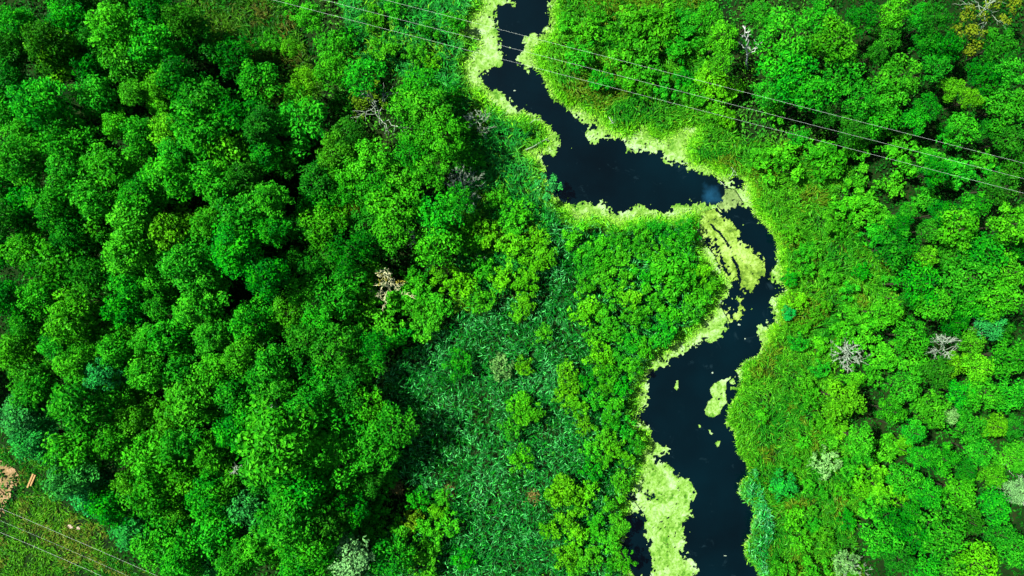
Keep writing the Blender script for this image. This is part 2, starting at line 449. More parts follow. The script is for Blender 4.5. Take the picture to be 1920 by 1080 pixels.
jx = (hash2(np.arange(DX.size), np.arange(DX.size) * 3, 5).reshape(DX.shape) - 0.5) * CELL * 0.8
jy = (hash2(np.arange(DX.size), np.arange(DX.size) * 7, 9).reshape(DX.shape) - 0.5) * CELL * 0.8
dverts = np.stack([DX + jx, DY + jy, WATER_Z + bump], -1).reshape(-1, 3)
didx = np.arange(DX.size).reshape(DX.shape)
def mat_mesh(name, mask, mat):
    a = mask[:-1, :-1] & mask[1:, 1:]
    q = np.stack([didx[:-1, :-1], didx[:-1, 1:], didx[1:, 1:], didx[1:, :-1]], -1)[a]
    used, inv = np.unique(q, return_inverse=True)
    return link(name, make_mesh(name, dverts[used], quads=inv.reshape(-1, 4), smooth=True), mat)
raft_labels = {
 'islet': 'yellow-green duckweed islet, biggest one floating clear of both banks, beside white crumbs',
 'bean': 'tiny bean-shaped duckweed scrap alone off the west bank north of the low bend',
 'crumb': 'tiny duckweed crumb, westernmost of the little scraps just below the islet',
 'chip': 'narrow duckweed chip between two other scraps just below the islet',
 'shell': 'shell-shaped duckweed scrap farthest below the islet, close to the east bank',
 'pale': 'speckled pale duckweed patch squeezed between the islet and the east bank',
}
big_labels = {
 'lower': 'long broad pale lime duckweed raft down the middle of the lowest reach',
 'middle': 'large oval duckweed raft with dark creases below the pool outlet',
 'round': 'round dull olive duckweed raft plugging the outlet of the wide pool',
 'seal': 'ragged small duckweed raft below the large creased oval one',
}
taken = np.zeros(DX.shape, bool)
for k, poly in RAFTS.items():
    mm = inside(poly, qx, qy) & (fine > (0.47 if k == 'pale' else 0.22))
    mm &= ~taken
    o = mat_mesh('duckweed_raft', mm, M_DUCK)
    tag(o, raft_labels[k], 'duckweed', 'duckweed rafts on the stream')
    taken |= mm
for k in ('round', 'seal', 'middle', 'lower'):
    mm = m_duck & inside(BIG_RAFTS[k], dpx, dpy) & ~taken
    o = mat_mesh('duckweed_raft', mm, M_DUCKOLD if k == 'round' else M_DUCKOLIVE if k in ('middle', 'seal') else M_DUCK)
    tag(o, big_labels[k], 'duckweed', 'duckweed rafts on the stream')
    taken |= mm
fringe = mat_mesh('duckweed', m_duck & ~taken, M_DUCK)
tag(fringe, 'bright lime duckweed lining both banks of the stream', 'duckweed', kind='stuff')

# white specks on the water
for px, py, w, h, lab in ((965, 170, 3.2, 1.8, 'small white floating scrap on the narrow upper stream'),
                          (1336, 699, 2.6, 2.2, 'small white floating scrap above the duckweed islet in mid-stream'),
                          (1397, 635, 2.4, 1.8, 'small white floating scrap near the east bank in the bend'),
                          (1386, 609, 3.8, 2.6, 'pale floating scrap just below the ragged small duckweed raft'),
                          (1360, 1042, 4.0, 1.2, 'long thin white floating scrap near the foot of the stream')):
    r_ = np.random.default_rng(int(px + py))
    th = np.linspace(0, 2 * math.pi, 11)[:-1]
    q_ = at(px, py, WATER_Z)
    ring = np.stack([np.cos(th) * w * K * r_.uniform(.7, 1.2, 10), np.sin(th) * h * K * r_.uniform(.7, 1.2, 10), np.zeros(10)], -1) * 0.72
    Vf = np.concatenate([ring, ring * .7 + [0, 0, .03], [[0, 0, .045]]])
    Qf = [(i, (i + 1) % 10, 10 + (i + 1) % 10, 10 + i) for i in range(10)]
    Tf = [(10 + i, 10 + (i + 1) % 10, 20) for i in range(10)]
    of = link('floating_scrap', make_mesh('floating_scrap', Vf, tris=Tf, quads=Qf, smooth=True), M_DEAD)
    of.location = (q_[0], q_[1], WATER_Z + 0.004)
    tag(of, lab, 'floating debris', 'white scraps on the water')

# ------------------------------------------------------------------ blades and leaf scatter (stuff)
def blades(P, ang, length, width, lift, rng, tint):
    """curved grass blades: 5 points, 3 triangles each"""
    n = len(P)
    d = np.stack([np.cos(ang), np.sin(ang), np.zeros(n)], -1)
    s = np.stack([-np.sin(ang), np.cos(ang), np.zeros(n)], -1)
    roll = rng.uniform(-1.3, 1.3, n)[:, None]
    s = unit(s + np.array([0, 0, 1]) * roll)
    up = np.array([0, 0, 1.0])
    L, W, F = length[:, None], width[:, None], lift[:, None]
    curl = s * (rng.normal(0, 0.16, n)[:, None] * L)
    mid = P + d * L * 0.45 + up * F * L
    tip = P + d * L + up * F * L * rng.uniform(0.3, 1.1, n)[:, None] + curl
    V = np.stack([P - s * W * .35, P + s * W * .35, mid - s * W * .5, mid + s * W * .5, tip], 1).reshape(-1, 3)
    b = (np.arange(n) * 5)[:, None]
    T = np.concatenate([b + [0, 1, 3], b + [0, 3, 2], b + [2, 3, 4]], 0)
    col = np.repeat(np.concatenate([tint, np.ones((n, 1))], 1), 5, 0)
    vary = np.repeat(np.clip(rng.normal(0.36, 0.22, n) + 0.45 * (rng.random(n) < 0.22), 0, 1), 5)  # a share of blades brightened: lit flecks put into the colour
    return V, T, {'tint': ('FLOAT_COLOR', col), 'vary': ('FLOAT', vary)}

def leaf_quads(P, N, L, W, rng, fold=0.12):
    n = len(P)
    t = unit(np.cross(N, rng.normal(size=(n, 3))))
    b = np.cross(N, t)
    L, W = L[:, None], W[:, None]
    j = rng.uniform(0.7, 1.3, (n, 2))
    V = np.stack([P - t * L * .5 - N * L * fold, P + b * W * .5 * j[:, :1] - t * L * .06, P + t * L * .5 - N * L * fold * 1.5,
                  P - b * W * .5 * j[:, 1:] + t * L * .06], 1).reshape(-1, 3)
    i = (np.arange(n) * 4)[:, None]
    T = np.concatenate([i + [0, 1, 2], i + [0, 2, 3]], 0)
    return V, T

def scatter(poly, density, rng):
    """random points (photo px) on land inside a polygon, density per square metre"""
    p = np.asarray(poly, float)
    x0, y0, x1, y1 = p[:, 0].min(), p[:, 1].min(), p[:, 0].max(), p[:, 1].max()
    n = int((x1 - x0) * (y1 - y0) * K * K * density)
    x, y = rng.uniform(x0, x1, n), rng.uniform(y0, y1, n)
    wob = 26 * (fbm(x / 40, y / 40, 301, 2) - .5)
    k = inside(poly, x + wob, y + wob) & (look(R_SOFT, x, y) < 0.45)
    return x[k], y[k]

def mixc(a, b, t):
    return a + (b - a) * t[:, None]
c3 = lambda *v: np.array([v])

REED_POLY = [(1000,330),(1040,330),(1060,360),(1090,385),(1150,400),(1190,390),(1330,385),(1345,480),(1385,530),(1370,575),(1330,635),(1280,665),
 (1245,690),(1220,720),(1220,780),(1240,810),(1230,850),(1215,900),(1200,950),(1190,1000),(1190,1055),(1220,1085),(1220,1130),(640,1130),(680,1040),(730,980),
 (830,960),(760,900),(690,880),(750,800),(700,730),(700,700),(760,670),(830,600),(900,570),(960,550),(1000,500),(1030,440),(1010,380)]
WEST_POLY = [(640,-60),(920,-60),(925,20),(920,60),(920,90),(910,120),(920,175),(960,190),(1060,240),(1070,290),(1012,290),(1035,340),(1030,440),(1000,500),(930,560),
 (840,590),(870,480),(860,330),(830,200),(760,140),(640,100)]
SEDGE_POLY = [(1010,-60),(1010,20),(1000,60),(960,90),(970,135),(1040,220),(1090,280),(1200,290),(1280,320),(1330,335),(1375,345),(1380,400),
 (1430,470),(1440,530),(1430,600),(1400,650),(1360,690),(1340,770),(1355,850),(1380,880),(1360,920),(1385,960),(1370,1020),(1395,1080),(1405,1140),
 (1640,1140),(1600,1000),(1640,880),(1590,800),(1570,700),(1600,620),(1700,600),(1680,520),(1560,360),(1620,330),(1500,270),(1390,260),(1330,190),(1330,-60)]
MEADOW_POLY = [(-120,975),(0,970),(14,955),(30,930),(30,905),(34,886),(16,868),(-120,848),(-120,825),(60,835),(100,880),(120,950),(190,985),(230,1050),(330,1090),(420,1180),(-120,1180)]
CLEAR_POLY = [(320,-80),(540,-80),(560,60),(600,160),(540,220),(500,180),(430,140),(370,80)]
ALL_POLY = [(-460,-360),(2380,-360),(2380,1440),(-460,1440)]

rng = np.random.default_rng(11)
def gz(x, y):
    X_, Y_ = (x - 960) * K, (540 - y) * K
    return 0.25 * (fbm(X_ * 0.12, Y_ * 0.12, 5, 3) - 0.5) - 1.1 * np.minimum(look(R_SOFT, x, y), 0.5)
def pts(x, y, z):
    s = K * (HCAM - z) / HCAM
    return np.stack([(x - 960) * s, (540 - y) * s, z], -1)
FRINGE = c3(0.075, 0.33, 0.004)        # pale lime sedge right at the water

def put_blades(name, label, cat, poly, dens, hgt, ln, wd, lift, cols, flow, mat, seed, tus=11.0, pk=0.05):
    r = np.random.default_rng(seed)
    x, y = scatter(poly, dens, r)
    kk = (fbm(x / tus, y / tus, seed + 61, 2) > 0.40) | (r.random(len(x)) < 0.25) | (look(R_NEAR, x, y) > 0.3)
    x, y = x[kk], y[kk]
    n = len(x)
    near = np.clip((look(R_NEAR, x, y) * 4.0 - 0.35 + 0.9 * (fbm(x / 26, y / 26, 777, 3) - 0.5)) * np.where((x > 1350) & (y > 645), 0.25, 1), 0, 1)
    z = gz(x, y) + r.uniform(hgt[0], hgt[1], n) * (1 - 0.75 * near) * (0.6 + 0.8 * fbm(x / 55, y / 55, seed, 2))
    P = pts(x, y, z)
    fl = (fbm(x / 75, y / 75, seed + 5, 2) - 0.5) * 14
    ang = np.where(r.random(n) < flow, fl + r.normal(0, 0.45, n), r.uniform(0, 2 * math.pi, n))
    t = np.clip((fbm(x / 60, y / 60, seed + 9, 3) - 0.32) * 2.8, 0, 1) * 0.8 + r.random(n) * 0.25
    tint = mixc(c3(*cols[0]), c3(*cols[1]), np.clip(t, 0, 1))
    if len(cols) > 2:
        pick = (fbm(x / 45, y / 45, seed + 31, 3) > 0.63) & (r.random(n) < (0.7 if pk < 0.1 else 0.25)) | (r.random(n) < pk)
        tint = np.where(pick[:, None], c3(*cols[2]), tint)
    tint = mixc(tint, FRINGE, near * r.uniform(0.4, 1, n))
    V, T, A = blades(P, ang, r.uniform(*ln, n), r.uniform(*wd, n), r.uniform(*lift, n), r, tint)
    o = link(name, make_mesh(name, V, tris=T, smooth=True, attrs=A), mat)
    return tag(o, label, cat, kind='stuff')

put_blades('reeds', 'blue-green reeds with curling glossy leaves filling the marsh west of the stream', 'reeds', REED_POLY, 40,
           (0.2, 2.3), (0.40, 0.80), (0.07, 0.13), (-0.35, 0.35), [(0.0008, 0.062, 0.003), (0.004, 0.112, 0.012), (0.035, 0.25, 0.058)], 0.35, M_REED, 401, 7.0, 0.16)  # third green paints the lit flecks of curled leaves
put_blades('reed_bed', 'dark green reeds and rushes along the west bank beside the upper stream', 'reeds', WEST_POLY, 34,
           (0.4, 1.5), (0.5, 1.1), (0.07, 0.16), (-0.1, 0.35), [(0.003, 0.115, 0.008), (0.012, 0.18, 0.022), (0.05, 0.20, 0.006)], 0.35, M_REED, 402)
put_blades('sedge_grass', 'long combed bright green sedge grass covering the east bank', 'grass', SEDGE_POLY, 78,
           (0.05, 1.1), (0.4, 0.95), (0.07, 0.125), (-0.2, 0.4), [(0.005, 0.130, 0.004), (0.035, 0.220, 0.005), (0.055, 0.125, 0.005)], 0.62, M_GRASS, 403)
put_blades('meadow_grass', 'mown olive green grass with brown tufts near the sandy track', 'grass', MEADOW_POLY, 48,
           (0.02, 0.22), (0.3, 0.7), (0.06, 0.13), (0.0, 0.3), [(0.003, 0.105, 0.003), (0.040, 0.175, 0.005), (0.070, 0.115, 0.010)], 0.5, M_GRASS, 404)
put_blades('clearing_grass', 'rough olive brown grass in the clearing between tall trees', 'grass', CLEAR_POLY, 34,
           (0.1, 0.8), (0.5, 1.1), (0.06, 0.14), (0.0, 0.35), [(0.005, 0.085, 0.004), (0.03, 0.12, 0.004), (0.05, 0.07, 0.008)], 0.5, M_GRASS, 405)

put_blades('reed_fringe', 'blue-green reeds standing along the water on the lower east bank', 'reeds',
           [(1375, 870), (1420, 880), (1432, 930), (1445, 980), (1440, 1050), (1450, 1130), (1395, 1130), (1370, 1010), (1375, 930)], 46,
           (0.5, 2.0), (0.4, 0.85), (0.07, 0.14), (-0.3, 0.35), [(0.002, 0.11, 0.010), (0.010, 0.18, 0.036), (0.05, 0.25, 0.09)], 0.3, M_REED, 406, 7.0, 0.12)

def undergrowth():
    r = np.random.default_rng(77)
    x, y = scatter(ALL_POLY, 9.0, r)
    wild = ~(inside(REED_POLY, x, y) | inside(SEDGE_POLY, x, y) | inside(MEADOW_POLY, x, y))
    keep = wild | (r.random(len(x)) < np.where(inside(REED_POLY, x, y), 0.12, 0.4))
    keep &= ~inside(MEADOW_POLY, x, y)
    x, y, wild = x[keep], y[keep], wild[keep]
    n = len(x)
    hn = fbm(x / 38, y / 38, 81, 3)
    z = gz(x, y) + 0.1 + np.clip(hn - 0.3, 0, 1) * 2.4 * r.uniform(0.4, 1, n) * (1 - np.clip(look(R_NEAR, x, y) * 3, 0, 1))
    N = unit(r.normal(size=(n, 3)) * 0.55 + np.array([0, 0, 1.0]))
    V, T = leaf_quads(pts(x, y, z), N, r.uniform(0.3, 0.62, n), r.uniform(0.15, 0.32, n), r)
    t = np.clip((hn - 0.3) * 2.2, 0, 1)
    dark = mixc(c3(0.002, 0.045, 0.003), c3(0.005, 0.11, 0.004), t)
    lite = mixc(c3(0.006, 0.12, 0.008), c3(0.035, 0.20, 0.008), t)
    forest = (x < 600) | (x > 1560)  # east side goes dark too: shade between crowns put into the tint
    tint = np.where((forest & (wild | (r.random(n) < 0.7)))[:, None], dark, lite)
    A = {'tint': ('FLOAT_COLOR', np.repeat(np.concatenate([tint, np.ones((n, 1))], 1), 4, 0)),
         'vary': ('FLOAT', np.repeat(np.clip(r.normal(.5, .22, n), 0, 1), 4))}
    o = link('undergrowth', make_mesh('undergrowth', V, tris=T, attrs=A), M_GRASS)
    tag(o, 'leafy undergrowth, its dark green partly painted shade, covering the floor between trees and shrubs', 'undergrowth', kind='stuff')
undergrowth()

def bank_fringe():
    r = np.random.default_rng(505)
    n = 1100000
    x, y = r.uniform(830, 1500, n), r.uniform(-60, 1140, n)
    soft = look(blur(R_CH, 3, 2), x, y)
    d = np.clip(1.0 - (soft - 0.2) / 0.78, 0, 1) ** 1.3 * (soft > 0.02)
    patch = np.clip((fbm(x / 22, y / 22, 700, 3) - 0.30) * 3, 0, 1)
    opn = inside(OPEN_MAIN, x, y) | inside(OPEN_LOWER, x, y)
    for p in OPEN_POCKETS: opn |= inside(p, x, y)
    k = (r.random(n) < np.clip(d * (0.25 + patch) * np.where((x > 1350) & (y > 645), 0.4, 1), 0, 1)) & ~opn
    x, y, soft = x[k], y[k], soft[k]
    n = len(x)
    P = pts(x, y, np.maximum(gz(x, y), WATER_Z + 0.06) + r.uniform(0.0, 0.16, n))
    tint = mixc(c3(0.050, 0.32, 0.003), c3(0.145, 0.36, 0.028), np.clip(soft * 1.3 + r.normal(0, .15, n), 0, 1))
    V, T, A = blades(P, r.uniform(0, 6.283, n), r.uniform(.22, .55, n), r.uniform(.06, .12, n), r.uniform(0, .25, n), r, tint)
    o = link('bank_sedge', make_mesh('bank_sedge', V, tris=T, smooth=True, attrs=A), M_GRASS)
    tag(o, 'soft lime green sedge fringe growing out of the duckweed along both banks', 'sedge', kind='stuff')
bank_fringe()

# ------------------------------------------------------------------ tubes, trunks, crowns
def tubes(lines, sides=5):
    """lines: list of (points (n,3), radii (n,)) -> verts, quads, tris"""
    V, Q, T = [], [], []
    base = 0
    for p, rad in lines:
        p = np.asarray(p, float); rad = np.asarray(rad, float)
        n = len(p)
        tan = unit(np.gradient(p, axis=0))
        ref = np.array([0.31, 0.22, 0.93]) if abs(tan[0] @ np.array([0.31, 0.22, 0.93])) < 0.9 else np.array([1.0, 0, 0])
        a = unit(np.cross(tan, ref)); b = np.cross(tan, a)
        th = np.arange(sides) * 2 * math.pi / sides
        ring = p[:, None] + rad[:, None, None] * (a[:, None] * np.cos(th)[None, :, None] + b[:, None] * np.sin(th)[None, :, None])
        V.append(ring.reshape(-1, 3))
        for i in range(n - 1):
            for s in range(sides):
                Q.append((base + i * sides + s, base + i * sides + (s + 1) % sides,
                          base + (i + 1) * sides + (s + 1) % sides, base + (i + 1) * sides + s))
        for s in range(1, sides - 1):
            T.append((base + (n - 1) * sides, base + (n - 1) * sides + s, base + (n - 1) * sides + s + 1))
            T.append((base, base + s + 1, base + s))
        base += n * sides
    return np.concatenate(V), Q, T

def limb(a, b, r0, r1, r, n=5, wob=0.06):
    a, b = np.asarray(a, float), np.asarray(b, float)
    t = np.linspace(0, 1, n)[:, None]
    p = a + (b - a) * t
    w = r.normal(0, wob * np.linalg.norm(b - a), (n, 3)) * np.sin(t * math.pi)
    return p + w, r0 + (r1 - r0) * t[:, 0]

def lump_leaves(lumps, per_m2, L, r, upbias=0.5, core=0.25):
    """leaf positions/normals on the outer shells of a cloud of lumps"""
    Ps, Ns, Ys = [], [], []
    C = np.array([l[0] for l in lumps]); R_ = np.array([l[1] for l in lumps])
    for c, rad in lumps:
        n = max(8, int(per_m2 * 4 * math.pi * rad * rad * 0.62))
        d = unit(r.normal(size=(n, 3)))
        d[:, 2] = np.where((d[:, 2] < -0.25) & (r.random(n) < 0.75), -d[:, 2], d[:, 2])
        bump = 1 + 0.22 * np.sin(d[:, 0] * 5 + c[0] * 3) * np.sin(d[:, 1] * 5 + c[1] * 7)
        rr = rad * bump * np.where(r.random(n) < core, r.uniform(0.45, 0.9, n), r.uniform(0.86, 1.10, n))
        p = np.asarray(c) + d * rr[:, None] * np.array([1, 1, 0.85])
        N = unit(d * 0.75 + np.array([0, 0, upbias]) + r.normal(0, 0.38, (n, 3)))
        Ps.append(p); Ns.append(N); Ys.append(np.clip(0.36 + 0.26 * d[:, 2] + r.normal(0, 0.19, n) + r.normal(0, 0.12), 0, 1))  # upward leaves lighter and yellower: sunlit tops put into the colour
    P, N, Yv = np.concatenate(Ps), np.concatenate(Ns), np.concatenate(Ys)
    # drop leaves buried deep inside another lump
    keep = np.ones(len(P), bool)
    for c, rad in lumps:
        keep &= np.linalg.norm(P - np.asarray(c), axis=1) > rad * 0.42
    return P[keep], N[keep], Yv[keep]

def crown_mesh(name, lumps, per_m2, L, r, upbias=0.5):
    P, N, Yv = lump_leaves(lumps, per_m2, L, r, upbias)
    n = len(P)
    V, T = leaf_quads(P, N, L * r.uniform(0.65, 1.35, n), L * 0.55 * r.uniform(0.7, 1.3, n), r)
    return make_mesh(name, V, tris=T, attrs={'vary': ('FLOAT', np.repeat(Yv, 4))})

def proto_lumps(kind, r):
    """lump clouds in metres; the crown's middle is at the origin"""
    out = []
    if kind == 'broad':             # radius 3, tall uneven crown: a few big boughs, each a cloud of sprays
        nb = int(r.integers(4, 8))
        a0 = r.uniform(0, 6.28)
        for k in range(nb + 1):
            if k == nb:
                bc, br = np.array([r.normal(0, .3), r.normal(0, .3), 1.6]), r.uniform(1.4, 1.75)
            else:
                aa = a0 + k * 6.283 / nb + r.normal(0, .25)
                q = r.uniform(1.05, 1.65)
                bc, br = np.array([math.cos(aa) * q, math.sin(aa) * q, r.uniform(-1.5, 0.9)]), r.uniform(1.15, 1.6)
            out.append((tuple(bc), br * 0.72))
            ang = r.uniform(0, 6.28)
            for i in range(9):
                zc = 1 - 1.3 * (i + .5) / 9
                ang += 2.399 + r.normal(0, .25)
                q = math.sqrt(max(0, 1 - zc * zc))
                e = br * r.uniform(0.65, 1.0)
                out.append((tuple(bc + np.array([math.cos(ang) * q * e, math.sin(ang) * q * e, zc * e])), br * r.uniform(0.30, 0.52)))
        out.append(((0, 0, -.6), 1.9)); out.append(((0, 0, .6), 1.6))
    elif kind == 'tree':            # radius 2.6, rounder, finer
        ang = 0
        for i in range(24):
            zc = 1 - 1.3 * (i + 0.5) / 24
            ang += 2.399 + r.normal(0, 0.3)
            q = math.sqrt(max(0, 1 - zc * zc))
            e = r.uniform(0.62, 1.08)
            out.append(((math.cos(ang) * q * 2.15 * e, math.sin(ang) * q * 2.15 * e, zc * 2.1 * e), r.uniform(0.40, 0.80)))
        out.append(((0, 0, -.2), 1.45))
    else:                           # shrub, radius 2, loose sprays with gaps
        for i in range(26):
            a, q = r.uniform(0, 2 * math.pi), 1.75 * math.sqrt(r.uniform(0.02, 1))
            out.append(((math.cos(a) * q, math.sin(a) * q, (1 - (q / 2) ** 2) * 1.1 * r.uniform(0.55, 1.05)), r.uniform(0.22, 0.5)))
        out.append(((0, 0, 0.1), 0.7))
    return out

def trunk_mesh(name, kind, lumps, height, r):
    lines = []
    r0 = {'broad': 0.26, 'tree': 0.17, 'shrub': 0.07}[kind]
    if kind == 'shrub':
        for l in lumps[:9]:
            lines.append(limb((r.normal(0, .1), r.normal(0, .1), -height), np.array(l[0]) * 0.8 - np.array([0, 0, .15]), r0 * 0.7, 0.012, r))
    else:
        top = np.array([0, 0, {'broad': 1.9, 'tree': 1.2}[kind]])
        lines.append(limb((0, 0, -height - 0.1), top, r0, 0.06, r, 8, 0.012))
        for l in lumps[3:17]:
            z0 = r.uniform(-0.55 * height, 0.4)
            lines.append(limb((0, 0, z0), np.array(l[0]) * 0.62 - np.array([0, 0, .35]), r0 * 0.4, 0.02, r))
    V, Q, T = tubes(lines)
    return make_mesh(name, V, tris=T, quads=Q, smooth=True)

PROTO = {}
SPEC = {'broad': (3.0, 9.0, 12, 19.0, 0.335), 'tree': (2.6, 4.6, 12, 21.0, 0.31), 'shrub': (2.0, 1.2, 8, 24.0, 0.34)}
for kind, (rad, drop, nvar, dens, leaf) in SPEC.items():
    PROTO[kind] = []
    for i in range(nvar):
        r = np.random.default_rng(1000 + i * 7 + len(kind))
        lumps = proto_lumps(kind, r)
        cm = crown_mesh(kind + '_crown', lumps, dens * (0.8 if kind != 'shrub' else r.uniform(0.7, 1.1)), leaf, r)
        tm = trunk_mesh(kind + '_trunk', kind, lumps, drop, r)
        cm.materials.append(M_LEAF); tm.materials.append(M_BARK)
        PROTO[kind].append((cm, tm))

COLOURS = {'d': ((0.002, 0.112, 0.003), 'deep green'), 'm': ((0.006, 0.190, 0.004), 'mid green'), 'b': ((0.020, 0.22, 0.004), 'bright green'),
           'y': ((0.038, 0.245, 0.003), 'yellow-green'), 't': ((0.014, 0.20, 0.030), 'silvery teal'), 'p': ((0.085, 0.235, 0.055), 'pale grey-green'),
           'o': ((0.050, 0.13, 0.004), 'olive'), 'e': ((0.004, 0.19, 0.022), 'emerald green'), 'g': ((0.085, 0.14, 0.005), 'golden')}

BROAD = '''6,88,32d 4,185,32d 8,405,36d 4,470,32d 285,14,38d 228,6,36d 335,36,30d 130,2,34d 4,345,34d 2,560,34d 25,40,34m 75,75,36d 125,40,36m 205,45,42b 170,78,36d 98,95,44y 165,125,38d 240,118,44b 285,85,44m 330,150,42d 72,190,46m 180,185,42m 248,172,26b 300,160,36b
380,190,44d 300,198,26b 15,150,36d 10,215,32m 45,252,36m 135,260,42m 215,235,26b 262,255,34m 315,250,36y 370,238,48m 205,315,46b 128,320,36m 30,300,42m 440,280,52b
435,222,42d 320,330,46m 400,342,42m 255,365,42m 455,335,36d 480,232,32d 95,130,26d 30,95,26d 55,395,46m 105,385,44m 130,440,36d 50,465,38b 110,500,54m 175,522,38d
70,555,34m 240,410,48b 330,435,46y 230,485,44b 290,527,38m 345,490,46m 430,470,46m 395,425,38b 455,392,50m 505,425,34m 490,520,40d 370,575,46m 225,578,36m 218,628,34b
213,664,32m 130,600,50b 40,610,34m 25,660,42b 140,675,38b 190,702,30t 310,630,48m 395,635,38m 470,608,40m 445,665,38b 400,695,36b 500,690,44m 268,700,34b 330,700,38m
60,712,38m 330,290,34m 38,775,44t 66,828,40t 140,765,54m 135,850,50m 62,735,34m 230,738,36b 255,782,34b 318,785,36b 360,750,46b 432,745,42m 215,830,42m 285,850,48b
330,835,36m 240,906,32b 135,890,44t 165,922,44t 335,900,42b 282,932,42m 205,948,40m 385,852,38b 430,812,40m 400,888,28m 520,840,66b 562,910,58m 385,930,42m 432,922,38b
462,952,42t 330,962,28b 395,1005,46m 545,972,54m 250,1000,46t 297,1012,48m 335,1052,38m 480,1030,36b 530,1025,34b 580,1032,46m 395,1066,30t 440,1060,34m 470,788,36m 580,765,40m
490,890,40d 605,985,36d 520,750,40m 555,1070,34m 270,640,30m 185,640,30d'''
TREES = '''362,65,42d 430,100,42d 480,150,44m 545,88,20y 580,32,30b 620,88,34b 570,152,30y 620,132,36b 560,232,54m 555,182,30b 625,285,36b 530,300,34d 545,490,30d 600,420,40b
620,562,46m 620,650,46m 585,385,32m 560,690,42d 635,400,28y 540,590,38b 590,335,36d 560,420,30d 610,475,36d 565,640,34d 680,140,40m 790,165,42m 760,190,36b 800,205,42b
830,252,46b 790,262,42b 852,290,32m 690,300,46b 660,325,36b 742,330,36b 802,320,38b 655,250,34d 735,385,48b 820,402,46m 815,460,44b 690,370,34m 730,432,38b 655,392,24o
860,375,30m 770,290,34m 700,345,34m 650,470,40d 655,520,36m 680,760,38b 680,822,50m 735,800,42m 700,845,42m 640,870,44m 625,800,48m 645,960,42d 730,1050,42m 655,1045,42p
640,740,36d 690,905,30d 600,720,40m 1330,25,28m 1355,68,28b 1352,112,26b 1425,22,30m 1470,62,52m 1570,72,50b 1540,30,38m 1480,130,56m 1580,132,48m 1530,172,42m 1440,172,32m
1680,20,34b 1725,28,28m 1740,78,32d 1670,65,34m 1690,140,48b 1665,182,46m 1615,185,40m 1755,125,30m 1652,218,36m 1790,165,26y 1826,182,24y 1780,85,36d 1740,200,30d 1720,222,28m
1890,200,46m 1810,240,34m 1900,130,32m 1880,80,38d 1620,30,36d 1600,240,30d 1760,30,34d 1900,260,36d 1850,140,34d 1685,465,42d 1705,395,22m 1800,430,48b 1850,475,48m 1900,420,42b
1740,480,24y 1730,532,44m 1752,572,38b 1820,522,46m 1880,562,46b 1815,565,34m 1900,510,38b 1845,575,38m 1665,587,34b 1710,632,36m 1862,612,34t 1825,642,30b 1797,682,28y 1840,692,32y
1900,672,40m 1830,385,34m 1880,350,36d 1770,400,30d 1790,480,32d 1690,420,26d 1585,750,46y 1675,772,32m 1615,825,34b 1620,848,28m 1700,900,34m 1770,862,36m 1750,770,44b 1820,800,40m
1715,812,28m 1810,740,34m 1850,740,38b 1900,742,36m 1785,780,18p 1870,800,28y 1905,860,36b 1840,850,34m 1865,893,30b 1910,922,30p 1870,952,38m 1802,927,40b 1655,1015,40m 1720,1010,36d
1775,1002,48m 1840,1060,42y 1880,1005,32m 1910,1035,38m 1800,1070,34m 1740,1070,36m 1690,1050,34d 1820,980,30d 1760,700,34d 1700,730,34m 1745,930,34m 1880,620,30d 1760,320,30d 1710,560,26d
1680,980,30d'''
